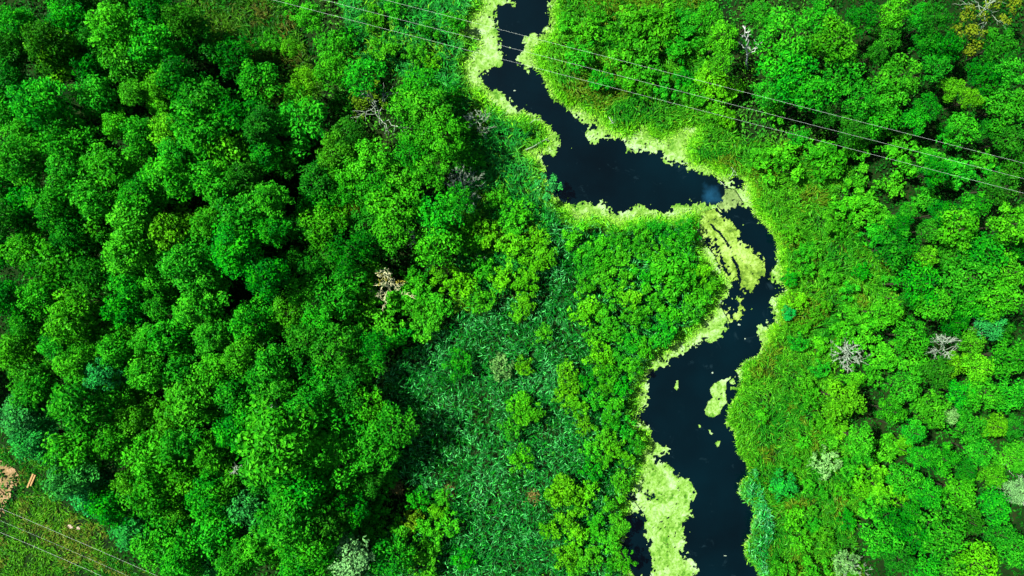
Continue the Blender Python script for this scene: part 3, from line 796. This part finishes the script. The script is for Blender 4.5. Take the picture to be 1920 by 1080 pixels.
SHRUBS = '''550,12,24b 508,78,24b 650,70,24m 695,30,26b 722,88,32b 775,100,26b 810,115,20y 740,20,24m 640,190,28d 845,180,24m 870,240,24m 850,40,24m 800,60,26m
890,300,22m 1030,348,28t 985,235,16b 1125,20,24b 1185,40,38b 1242,40,38b 1200,80,38b 1160,110,32b 1215,130,32b 1090,100,32m 1270,90,26m 1250,165,26m 1130,150,28m
1060,40,20b 1330,140,28y 1350,162,32y 1380,165,22y 1345,207,24y 1365,222,20y 1470,182,26b 1450,212,28b 1600,212,28m 1780,252,28m 1470,305,46b 1425,295,22b 1560,300,40b
1532,285,28b 1620,340,38b 1610,275,30b 1652,258,28b 1692,268,32b 1700,302,40b 1750,300,30m 1800,322,34m 1860,330,34m 1850,295,26b 1680,350,28b 1500,255,26m
1590,385,34b 1630,395,38b 1560,415,26b 1662,415,28b 1572,428,22b 1485,440,24y 1510,470,22m 1528,470,22b 1640,438,28m 1740,370,30m 1680,522,26m 1620,510,22m
1600,600,34b 1640,612,32b 1580,627,26b 1690,655,26b 1620,642,30b 1500,565,20y 1530,592,20b 1660,672,34b 1720,682,34b 1600,712,28b 1640,705,30b 1482,520,20m
1545,800,30b 1560,825,24b 1577,805,22y 1665,842,34b 1692,835,26y 1640,895,34y 1620,917,26y 1657,925,26y 1690,927,30y 1650,940,26b 1550,870,34p 1470,910,32e
1470,1075,30b 1530,1070,30b 1590,1062,30p 1640,960,30b 1590,975,24m 1500,640,22m 1540,690,22m 1430,780,18b 1600,880,26m 1520,960,20b
930,375,28b 975,392,32b 915,442,32y 960,470,34y 1010,445,24y 1022,475,28y 1000,495,30y 940,522,28y 985,532,28y 985,567,24y 960,418,28b 880,452,28b
905,502,26m 900,557,30b 862,532,34y 830,520,30y 820,575,30b 780,545,30b 700,510,34b 690,545,38b 772,520,26m 722,590,44b 690,605,34b 790,575,30b
650,590,36m 800,612,32b 750,630,30m 970,590,18y 855,430,26b 880,410,24b 1018,627,20b 985,685,20y 940,690,26p 855,682,30m 1100,582,34y 1062,700,24y 1075,722,22y
1132,592,28b 1150,545,28b 1262,520,46b 1232,560,34b 1290,540,30b 1212,512,30m 1280,490,32m 1190,600,28b 1255,590,28m 1210,465,26b 1170,510,24b 1180,640,24m
975,760,26b 992,775,30b 958,802,26m 975,865,30b 1060,742,28y 1080,762,26y 1060,925,36y 1090,952,22y 1042,930,24y 1030,995,22y 1062,985,32y 1078,1003,24y
830,935,20b 800,1000,30b 842,982,28b 822,960,22y 790,1050,38b 742,1000,34b 700,952,30m 770,980,26o 685,895,18b 1165,905,24b 1160,990,22b 1150,950,26b 1172,1055,24b
1140,700,24b 1150,760,24b 1130,820,24b 1110,880,26m 780,940,26m 720,900,26m 640,1010,28m 690,1000,30m 750,560,26b 1105,1050,28b 870,1050,24m'''

LANDMARKS = [('the tan dead tree', 735, 540), ('the white leaning snag', 1400, 90), ('the half-bare willow', 705, 200),
 ('the grey dead bush by the reeds', 866, 340), ('the wide pool', 1190, 330), ('the round olive duckweed raft', 1366, 376),
 ('the long lower duckweed raft', 1245, 960), ('the duckweed islet', 1345, 745), ('the spiky grey bare shrub', 1590, 668),
 ('the thin pale bare tree', 1772, 655), ('the golden dying tree', 1848, 25), ('the big yellow bushy tree', 1588, 748),
 ('the pale bush among the reeds', 940, 690), ('the twiggy bare treetop', 510, 785), ('the small white dead tree', 440, 886),
 ('the sandy patch', 15, 910), ('the two timber beams', 60, 900), ('the starry yellow-green treetop', 330, 436),
 ('the top left photo corner', 0, 0), ('the left photo edge midpoint', 0, 540), ('the bottom right photo corner', 1920, 1080),
 ('the right photo edge midpoint', 1920, 540), ('the olive clearing', 440, 40), ('the narrow upper stream', 960, 110),
 ('the stream bend', 1400, 600), ('the leaning grey branch', 775, 447), ('the bottom photo edge midpoint', 960, 1080),
 ('the big fan-shaped treetop', 520, 840), ('the silvery tree above the meadow', 165, 922), ('the creased oval duckweed raft', 1395, 490)]
NOUN = {'broad': ('broadleaf_tree', 'tree', 'broadleaf tree', 'tall broadleaf trees of the west wood'),
        'tree': ('leafy_tree', 'tree', 'leafy tree', 'smaller leafy trees round the marsh'),
        'shrub': ('marsh_shrub', 'shrub', 'shrub', 'shrubs growing in marsh and grass')}
ORD = ['', 'second', 'third', 'fourth', 'fifth', 'sixth', 'seventh', 'eighth', 'ninth', 'tenth', 'eleventh', 'twelfth', 'thirteenth', 'fourteenth', 'fifteenth', 'sixteenth', 'seventeenth', 'eighteenth']
DIRS = ['right of', 'up-right of', 'above', 'up-left of', 'left of', 'down-left of', 'below', 'down-right of']

entries = []
for kind, text in (('broad', BROAD), ('tree', TREES), ('shrub', SHRUBS)):
    for tok in text.split():
        a, b, c = tok.split(',')
        entries.append([kind, float(a), float(b), float(c[:-1]), c[-1]])
rf = random.Random(77)
KEEP_CLEAR = [(733, 540), (1400, 90), (700, 200), (866, 345), (890, 232), (1590, 665), (1768, 655), (1848, 628), (1815, 25), (1850, 15), (1900, 15),
              (1880, 36), (1800, 58), (1828, 70), (1814, 95), (512, 785), (441, 884), (779, 450), (905, 490), (940, 690), (1908, 925), (1592, 1065)]
def fill_gaps(kind, poly, n, rmin, rmax, cols, gap):
    xs_ = [p[0] for p in poly]; ys_ = [p[1] for p in poly]
    got = tries = 0
    while got < n and tries < 4000:
        tries += 1
        x, y, rr = rf.uniform(min(xs_), max(xs_)), rf.uniform(min(ys_), max(ys_)), rf.uniform(rmin, rmax)
        if not inside(poly, np.array([x]), np.array([y]))[0] or look(R_NEAR, np.array([x]), np.array([y]))[0] > 0.10: continue
        if any(math.hypot(cx - x, cy - y) < rr + 26 for cx, cy in KEEP_CLEAR): continue
        if any(math.hypot(e[1] - x, e[2] - y) < gap * (e[3] + rr) for e in entries): continue
        entries.append([kind, round(x), round(y), round(rr), rf.choice(cols)]); got += 1
    return got
# low bushes of the point bar, the west bank and the sedge edge; small trees in the openings of the woods
fill_gaps('shrub', [(1080, 440), (1300, 420), (1320, 500), (1345, 560), (1300, 600), (1215, 660), (1190, 720), (1120, 690), (1090, 580)], 26, 20, 32, 'bbbmmy', 0.62)
fill_gaps('shrub', [(1100, 690), (1190, 700), (1195, 790), (1200, 840), (1180, 920), (1160, 1080), (1040, 1080), (1080, 960)], 20, 18, 28, 'bbyym', 0.62)
fill_gaps('shrub', [(1480, 460), (1640, 560), (1580, 700), (1600, 900), (1620, 1080), (1500, 1080), (1480, 900), (1520, 760), (1470, 600)], 18, 16, 28, 'bbbme', 0.7)
fill_gaps('shrub', [(1060, 40), (1330, 40), (1320, 180), (1180, 180), (1080, 150)], 8, 20, 32, 'bbm', 0.7)
fill_gaps('tree', [(560, 330), (640, 330), (720, 480), (700, 700), (700, 1070), (600, 1070), (620, 800), (540, 480)], 16, 26, 38, 'mmdd', 0.62)
fill_gaps('tree', [(1440, 0), (1920, 0), (1920, 1080), (1680, 1080), (1680, 700), (1720, 420), (1560, 240)], 14, 22, 34, 'mmdd', 0.70)
fill_gaps('broad', [(0, 0), (330, 0), (520, 220), (520, 480), (620, 760), (620, 1060), (340, 1060), (200, 960), (60, 800), (0, 640)], 9, 30, 42, 'mmmd', 0.62)
print('counts', {k: sum(e[0] == k for e in entries) for k in ('broad', 'tree', 'shrub')})
buckets = {}
for e in entries:
    kind, px, py, pr, colr = e
    best = min(LANDMARKS, key=lambda L: math.hypot(L[1] - px, L[2] - py) if math.hypot(L[1] - px, L[2] - py) > 9 else 1e9)
    ang = math.atan2(-(py - best[2]), px - best[1])
    d = DIRS[int(round(ang / (math.pi / 4))) % 8]
    buckets.setdefault((kind, colr, best[0], d), []).append((math.hypot(best[1] - px, best[2] - py), id(e)))
LABEL = {}
for (kind, colr, lm, d), lst in buckets.items():
    lst.sort()
    for i, (_, k) in enumerate(lst):
        word = COLOURS[colr][1]
        LABEL[k] = f'{word} {NOUN[kind][2]}, ' + (f'{ORD[i]} one out, ' if i else ('nearest one ' if len(lst) > 1 else '')) + f'{d} {lm}'

rs = random.Random(5)
for e in entries:
    kind, px, py, pr, colr = e
    rad, drop, nvar, _, _ = SPEC[kind]
    v = rs.uniform(0.78, 1.16)
    rm = pr * K * (0.90 if kind == 'broad' else 0.95)
    s = rm / rad * rs.uniform(1.0, 1.12) * (1.20 if kind == 'broad' else (0.90 if kind == 'tree' else 0.94) if px > 1400 else 1.02)
    zt = {'broad': 8.2 + rm * 0.75 + rs.uniform(-2.0, 1.8), 'tree': 4.2 + rm * 1.0 + rs.uniform(-1.2, 1.8), 'shrub': (1.75 if 620 < px < 1200 and py > 380 else 1.2) + rm * 0.35 + rs.uniform(-.2, .4)}[kind]
    zc = zt                                   # height of the crown's middle
    p = at(px, py, zc + 0.4 * rm)
    name, cat, _, grp = NOUN[kind]
    root = empty(name, (p[0], p[1], zc - drop * s), rs.uniform(0, 6.28), s)
    tag(root, LABEL[id(e)], cat, grp)
    cm, tm = rs.choice(PROTO[kind])
    base = COLOURS[colr][0]
    hue = rs.uniform(-0.012, 0.022)
    col = (max(0.001, base[0] * v + hue * 0.35), base[1] * v, base[2] * v * rs.uniform(0.8, 1.3))
    c = link('crown', cm, None, root, col); c.location = (0, 0, drop)
    # sink or stretch the trunk so that it reaches the ground
    t = link('trunk', tm, None, root); t.location = (0, 0, drop)
    base_z = zc - drop * s
    root.location.z = 0.0
    c.location.z = zc / s
    t.location.z = zc / s
    t.scale.z = (zc + 0.15) / (drop * s)

# ------------------------------------------------------------------ bare and dying trees
def branch_tree(r, base, trunk_to, r0, n_limbs, spread, levels=2, twig=0.5, sides=5, start=0.35):
    base, trunk_to = np.asarray(base, float), np.asarray(trunk_to, float)
    lines = [limb(base, trunk_to, r0, r0 * 0.25, r, 7, 0.02)]
    H = np.linalg.norm(trunk_to - base)
    ax = (trunk_to - base) / H
    def grow(p, d, ln, rad, lev):
        q = p + d * ln
        lines.append(limb(p, q, rad, rad * 0.35, r, 5, 0.07))
        if lev > 0:
            for k in range(3 if lev > 1 else 4):
                f = r.uniform(0.35, 0.95)
                dd = unit((d + r.normal(0, 0.55, 3) + np.array([0, 0, 0.1]))[None])[0]
                grow(p + (q - p) * f, dd, ln * r.uniform(0.35, 0.6), max(rad * 0.5, 0.030), lev - 1)
    for i in range(n_limbs):
        f = start + (1 - start) * (i + r.random()) / n_limbs
        a = i * 2.399 + r.normal(0, 0.3)
        out = np.array([math.cos(a), math.sin(a), 0])
        d = unit((out * spread + ax * (1 - spread) + r.normal(0, 0.08, 3))[None])[0]
        grow(base + (trunk_to - base) * f, d, H * twig * (1.25 - f) * r.uniform(0.75, 1.2), r0 * 0.42, levels - 1)
    return lines

BG = 'bare and dying trees'
def bare_tree(name, label, cat, base_px, tip_px, height, r0, n_limbs, spread, mat, seed, twig=0.5, levels=2, start=0.35, clumps=None, colr=None, group=BG):
    r = np.random.default_rng(seed)
    p = at(*base_px, 0.0)
    tip = at(*tip_px, height) - p
    root = empty(name, (p[0], p[1], 0))
    tag(root, label, cat, group)
    V, Q, T = tubes(branch_tree(r, (0, 0, -.15), tip, r0, n_limbs, spread, levels, twig, 5, start))
    link('trunk', make_mesh('trunk', V, tris=T, quads=Q, smooth=True), mat, root)
    if clumps:
        lumps = []
        for cx, cy, cr, cz in clumps:
            q = at(cx, cy, cz) - p; q[2] = cz
            rr = cr * K * 0.9
            for k in range(max(3, int(cr / 3))):
                a, m = r.uniform(0, 6.28), rr * math.sqrt(r.random()) * 0.8
                lumps.append((q + np.array([math.cos(a) * m, math.sin(a) * m, r.normal(0, rr * 0.3)]), rr * r.uniform(0.3, 0.5)))
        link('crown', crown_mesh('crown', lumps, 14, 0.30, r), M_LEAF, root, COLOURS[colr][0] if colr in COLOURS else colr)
    return root

bare_tree('dead_tree', 'tan dead tree fanning its bare limbs, tan needles still on its tips', 'dead tree', (740, 566), (718, 512), 6.8, 0.11, 22, 0.45, M_TAN, 21, 0.36, 3, 0.08,
          [(716, 516, 10, 6.4), (728, 524, 9, 6.0), (752, 530, 9, 5.0), (708, 528, 8, 5.6)], (0.17, 0.17, 0.02))
bare_tree('dead_tree', 'white barkless snag leaning up from a dark hollow, stub limbs on one side', 'dead tree', (1402, 130), (1397, 50), 7.5, 0.15, 7, 0.5, M_WHITE, 22, 0.24, 2, 0.35)
bare_tree('willow', 'half-bare olive willow with white limbs sprawling over a dark hollow', 'tree', (718, 240), (692, 165), 9.0, 0.13, 13, 0.75, M_PALE, 23, 0.42, 2, 0.08,
          [(676, 188, 22, 8.6), (699, 165, 16, 9.2), (704, 188, 13, 8.8), (672, 216, 12, 7.5), (724, 202, 10, 7.5), (705, 150, 10, 9.0)], 'o')
bare_tree('dead_bush', 'grey dead bush of fine upright twigs beside the dark reeds', 'dead shrub', (872, 376), (860, 318), 7.0, 0.08, 26, 0.5, M_DEAD, 24, 0.42, 3, 0.02)
bare_tree('dead_bush', 'small silver-grey leafless willow bush on the west bank above the dead bush', 'dead shrub', (890, 246), (892, 214), 4.5, 0.05, 14, 0.6, M_DEAD, 25, 0.5, 3, 0.02)
bare_tree('dead_bush', 'spiky grey bare shrub like a starburst, east of the stream', 'dead shrub', (1588, 672), (1592, 656), 3.7, 0.055, 30, 0.75, M_PALE, 26, 0.50, 3, 0.02)
bare_tree('dead_tree', 'thin pale bare tree with a forked crown between bright green trees', 'dead tree', (1764, 682), (1771, 632), 7.2, 0.08, 18, 0.55, M_PALE, 27, 0.36, 3, 0.3)
bare_tree('dead_tree', 'bare dark-limbed tree with a few teal leaves near the right photo edge', 'dead tree', (1834, 652), (1850, 606), 6.5, 0.11, 10, 0.65, M_DEAD, 28, 0.42, 2, 0.3,
          [(1872, 608, 14, 6.0), (1852, 600, 9, 6.0)], 't')
bare_tree('dying_tree', 'golden dying tree with pale limbs and drooping tufts in the upper right corner', 'tree', (1838, 40), (1852, 6), 8.0, 0.13, 9, 0.85, M_DEAD, 29, 0.55, 2, 0.4,
          [(1813, 25, 20, 7.0), (1840, 28, 14, 7.4), (1905, 14, 20, 7.0), (1885, 36, 16, 6.6), (1800, 58, 17, 6.2), (1828, 70, 24, 6.4), (1814, 95, 18, 5.6), (1860, 6, 16, 7.2)], 'g')
bare_tree('dead_tree', 'twiggy grey-green bare treetop above the big fan-shaped tree', 'dead tree', (561, 764), (506, 766), 13.5, 0.14, 22, 0.55, M_DEAD, 30, 0.15, 3, 0.76)
bare_tree('dead_tree', 'small white dead tree deep in a black gap of the west wood', 'dead tree', (486, 852), (438, 884), 11.0, 0.12, 13, 0.8, M_DEAD, 31, 0.18, 2, 0.76)
bare_tree('dead_tree', 'leaning grey dead branch poking out below two bright green crowns', 'dead tree', (786, 474), (768, 426), 6.0, 0.13, 6, 0.55, M_DEAD, 32, 0.32, 2, 0.3)
bare_tree('dead_bush', 'little pale dead bush amid yellow-green marsh shrubs', 'dead shrub', (905, 496), (904, 484), 2.4, 0.045, 14, 0.7, M_DEAD, 33, 0.5, 2, 0.05)
bare_tree('dead_bush', 'grey twiggy bush at the lower right photo edge among pale leaves', 'dead shrub', (1898, 930), (1908, 922), 4.8, 0.06, 16, 0.7, M_DEAD, 34, 0.45, 3, 0.1)
bare_tree('dead_bush', 'pale bare twig bush on the bottom photo edge east of the stream', 'dead shrub', (1588, 1062), (1593, 1058), 3.0, 0.05, 18, 0.75, M_DEAD, 35, 0.5, 3, 0.05)

def fallen(label, pts_px, z, r0, seed, mat=M_DEAD, twigs=3):
    r = np.random.default_rng(seed)
    P = np.array([at(x, y, zz) for (x, y), zz in zip(pts_px, z)])
    o0 = P[0].copy()
    t = np.linspace(0, 1, len(P))
    tt = np.linspace(0, 1, 9)
    C = np.stack([np.interp(tt, t, P[:, k]) for k in range(3)], -1) - o0
    lines = [(C, r0 * (1.1 - 0.8 * tt))]
    for k in range(twigs):
        i = int(r.integers(3, 8))
        lines.append(limb(C[i], C[i] + r.normal(0, 0.7, 3) * np.array([1, 1, 0.3]), r0 * .5, 0.02, r))
    V, Q, T = tubes(lines, 6)
    o = link('fallen_branch', make_mesh('fallen_branch', V, tris=T, quads=Q, smooth=True), mat)
    o.location = o0
    tag(o, label, 'branch', 'dead branches lying about')
fallen('grey forked dead branch lying over duckweed on the small west promontory', [(985, 281), (1000, 275), (1012, 267), (1030, 258)], (0.2, 0.3, 0.35, 0.5), 0.07, 1, twigs=5)
fallen('pale stick arching across the tip of the west promontory', [(992, 233), (1000, 226), (1016, 221)], (0.5, 0.8, 0.4), 0.05, 2, twigs=1)
fallen('bleached branch beside the tiny side pool near the pool outlet', [(1370, 312), (1376, 320), (1388, 332)], (0.5, 0.4, -0.1), 0.07, 3, twigs=3)
fallen('broken pale stick pile bent over sedge on the north-east bank', [(1142, 220), (1148, 230), (1158, 232)], (0.7, 0.6, 0.4), 0.06, 4, twigs=6)
fallen('pale trunk fallen in the black gap above the small white dead tree', [(375, 784), (393, 792), (408, 805)], (6.0, 5.0, 4.2), 0.09, 5, twigs=1)
fallen('whitish trunk lying in the dark between trees at the right edge', [(1872, 870), (1893, 871)], (2.4, 2.0), 0.09, 6, twigs=1)
fallen('thin pale stick rising from water at the round olive raft', [(1350, 340), (1358, 347), (1361, 354)], (-0.1, 0.1, -0.2), 0.05, 7, twigs=1)

# dry brown tufts in the reeds
for px, py, lab in ((745, 916, 'dry tan grass tuft on the west side of the reeds'), (1000, 931, 'dry tan grass tuft beside the lower yellow-green shrubs'),
                    (845, 922, 'dry brown grass tuft just above a small bright shrub')):
    r = np.random.default_rng(int(px))
    p = at(px, py, 1.2)
    n = 130
    P = r.normal(0, 0.38, (n, 3)) * np.array([1, 1, .25])
    P[:, 2] += 1.1
    V, T, A = blades(P, r.uniform(0, 6.28, n), r.uniform(.5, 1, n), r.uniform(.06, .12, n), r.uniform(0, .5, n), r,
                     np.tile(np.array([[0.13, 0.12, 0.03]]), (n, 1)) * r.uniform(.6, 1.2, (n, 1)))
    V2, Q2, T2 = tubes([limb((r.normal(0, .05), r.normal(0, .05), -0.1), P[i], .02, .01, r, 3) for i in range(10)], 4)
    root = empty('grass_tuft', (p[0], p[1], 0)); tag(root, lab, 'grass tuft', 'dry tufts in the reeds')
    link('blades', make_mesh('tuft', V, tris=T, attrs=A), M_GRASS, root)
    link('stems', make_mesh('tuft_stems', V2, tris=T2, quads=Q2), M_TAN, root)

# ------------------------------------------------------------------ power lines
def wire(label, group, pxs, h, sag, rad=0.0075):
    A, B = at(*pxs[0], h), at(*pxs[1], h)
    d = (B - A)
    A2, B2 = A - d * 1.1, B + d * 1.1
    t = np.linspace(0, 1, 90)
    P = A2 + (B2 - A2) * t[:, None]
    u = (t * 3.2 - 1.1)
    P[:, 2] += sag * ((u - 0.5) ** 2 * 4 - 1) * 0.25
    o0 = P[len(P) // 2].copy()
    V, Q, T = tubes([(P - o0, np.full(len(P), rad))], 6)
    o = link('power_line', make_mesh('power_line', V, tris=T, quads=Q, smooth=True), M_WIRE)
    o.location = o0
    tag(o, label, 'power line', group)
M_WIRE = noise_material('aluminium_cable', [(0.27, 0.33, 0.29), (0.36, 0.43, 0.38)], 3, rough=0.4, spec=0.6)
G1, G2 = 'power lines crossing the stream', 'power lines over the corner meadow'
wire('pale overhead cable across the stream, lowest of the three parallel ones', G1, [(513, 0), (1915, 361)], 13, 0.5)
wire('pale overhead cable across the stream, middle of the three parallel ones', G1, [(608, 0), (1920, 335)], 13.5, 0.5)
wire('pale overhead cable across the stream, uppermost of the three parallel ones', G1, [(723, 0), (1920, 306)], 14, 0.5)
wire('pale cable over the corner meadow, nearest the trees of three', G2, [(0, 953), (295, 1080)], 13, 0.4)
wire('thin pale cable over the corner meadow, between the other two', G2, [(0, 976), (240, 1080)], 11, 0.4, 0.005)
wire('pale cable over the corner meadow, farthest from the trees of three', G2, [(0, 998), (190, 1080)], 13, 0.4)

# ------------------------------------------------------------------ corner clearing: sand, timber, stones
def sand_sheet():
    out = [(-160, 845), (-20, 858), (18, 868), (36, 880), (38, 905), (24, 918), (26, 935), (14, 950), (10, 965), (-8, 975), (-60, 1000), (-160, 1010)]
    st = 0.12
    xs_, ys_ = np.arange(-86, -66, st), np.arange(-38, -20, st)
    X_, Y_ = np.meshgrid(xs_, ys_)
    px, py = X_ / K + 960, 540 - Y_ / K
    wob = 16 * (fbm(X_ * .6, Y_ * .6, 8, 4) - .5)
    m = inside(out, px + wob, py + wob)
    edge = blur(m.astype(np.float32), 4, 2)
    m = (edge + 0.9 * (fbm(X_ * 1.7, Y_ * 1.7, 12, 3) - 0.5)) > 0.55
    Zs = 0.25 * (fbm(X_ * 0.12, Y_ * 0.12, 5, 3) - 0.5) + 0.03 + 0.12 * fbm(X_ * .5, Y_ * .5, 9, 3)
    ii = np.arange(X_.size).reshape(X_.shape)
    a = m[:-1, :-1] & m[1:, 1:]
    q = np.stack([ii[:-1, :-1], ii[:-1, 1:], ii[1:, 1:], ii[1:, :-1]], -1)[a]
    used, inv = np.unique(q, return_inverse=True)
    o = link('sand_path', make_mesh('sand_path', np.stack([X_, Y_, Zs], -1).reshape(-1, 3)[used], quads=inv.reshape(-1, 4), smooth=True), M_SAND)
    tag(o, 'bare pinkish sandy patch of track in the lower left meadow', 'sand', kind='structure')
sand_sheet()

def beam(label, a, b, w, h):
    A, B = at(*a, 0.2), at(*b, 0.2)
    d = B - A; L = np.linalg.norm(d); ang = math.atan2(d[1], d[0])
    import bmesh
    bm = bmesh.new()
    bmesh.ops.create_cube(bm, size=1)
    for v in bm.verts:
        v.co.x *= L; v.co.y *= w; v.co.z *= h
    bmesh.ops.bevel(bm, geom=bm.edges[:], offset=0.02, segments=2, affect='EDGES')
    me = bpy.data.meshes.new('timber_beam'); bm.to_mesh(me); bm.free()
    o = link('timber_beam', me, M_TIMBER)
    o.location = (*((A + B) / 2)[:2], 0.24); o.rotation_euler = (0, 0, ang)
    tag(o, label, 'timber', 'timber beams on the meadow')
beam('sawn tan timber beam by the sand, the longer one lying nearer the sand', (52, 914), (63, 888), 0.24, 0.2)
beam('sawn tan timber beam by the sand, the shorter one lying nearer the trees', (58, 911), (67, 890), 0.22, 0.2)
def stone(label, px, py, size, seed):
    r = np.random.default_rng(seed)
    import bmesh
    bm = bmesh.new()
    bmesh.ops.create_icosphere(bm, subdivisions=3, radius=size)
    for v in bm.verts:
        c = v.co
        k = 1 + 0.22 * math.sin(c.x * 5 / size * .6 + seed) * math.sin(c.y * 4 / size * .7 + 2 * seed) + 0.1 * math.sin(c.z * 7 / size + seed)
        v.co = (c.x * k * 1.3, c.y * k, c.z * k * 0.6)
    me = bpy.data.meshes.new('stone'); bm.to_mesh(me); bm.free()
    for p_ in me.polygons: p_.use_smooth = True
    o = link('stone', me, M_STONE)
    o.location = at(px, py, size * 0.3)
    tag(o, label, 'stone', 'stones in the corner meadow')
stone('pinkish stone in the meadow grass near the wood edge, larger of two', 133, 987, 0.34, 3)
stone('pinkish stone in the meadow grass near the wood edge, smaller of two', 147, 990, 0.24, 5)

# ------------------------------------------------------------------ woodland beyond the picture
def outer_wood():
    r = np.random.default_rng(9)
    Vs, Ts, Ys, base = [], [], [], 0
    for _ in range(900):
        x, y = r.uniform(-108, 108), r.uniform(-74, 74)
        if abs(x) < 79 and abs(y) < 47: continue
        px, py = x / K + 960, 540 - y / K
        if look(R_NEAR, np.array([px]), np.array([py]))[0] > 0.02 or (x < -40 and -60 < y < -20 and x + 72 < (y + 45)): continue
        left = x < -20
        kind = 'broad' if left else 'tree'
        rad = r.uniform(2.4, 3.8)
        lumps = [(np.array(c) * rad / 3 + np.array([x, y, 8.5 if left else 4.2]), rr * rad / 3 * 1.1) for c, rr in proto_lumps(kind, r)]
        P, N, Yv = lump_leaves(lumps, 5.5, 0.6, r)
        n = len(P)
        V, T = leaf_quads(P, N, 0.7 * r.uniform(.65, 1.35, n), 0.4 * r.uniform(.7, 1.3, n), r)
        V2, Q2, T2 = tubes([limb((x, y, -.1), (x, y, 9 if left else 5), 0.25, 0.1, r, 4, 0.01)], 5)
        Q2 = np.array(Q2)
        Vs += [V, V2]; Ts += [T + base, np.concatenate([Q2[:, [0, 1, 2]], Q2[:, [0, 2, 3]]]) + base + len(V)]
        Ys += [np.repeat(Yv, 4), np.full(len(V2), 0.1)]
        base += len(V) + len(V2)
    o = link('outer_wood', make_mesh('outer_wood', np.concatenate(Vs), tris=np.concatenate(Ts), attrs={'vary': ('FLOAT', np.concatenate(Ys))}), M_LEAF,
             None, (0.006, 0.13, 0.005))
    tag(o, 'continuous green woodland carrying on beyond the marsh', 'woodland', kind='stuff')
outer_wood()
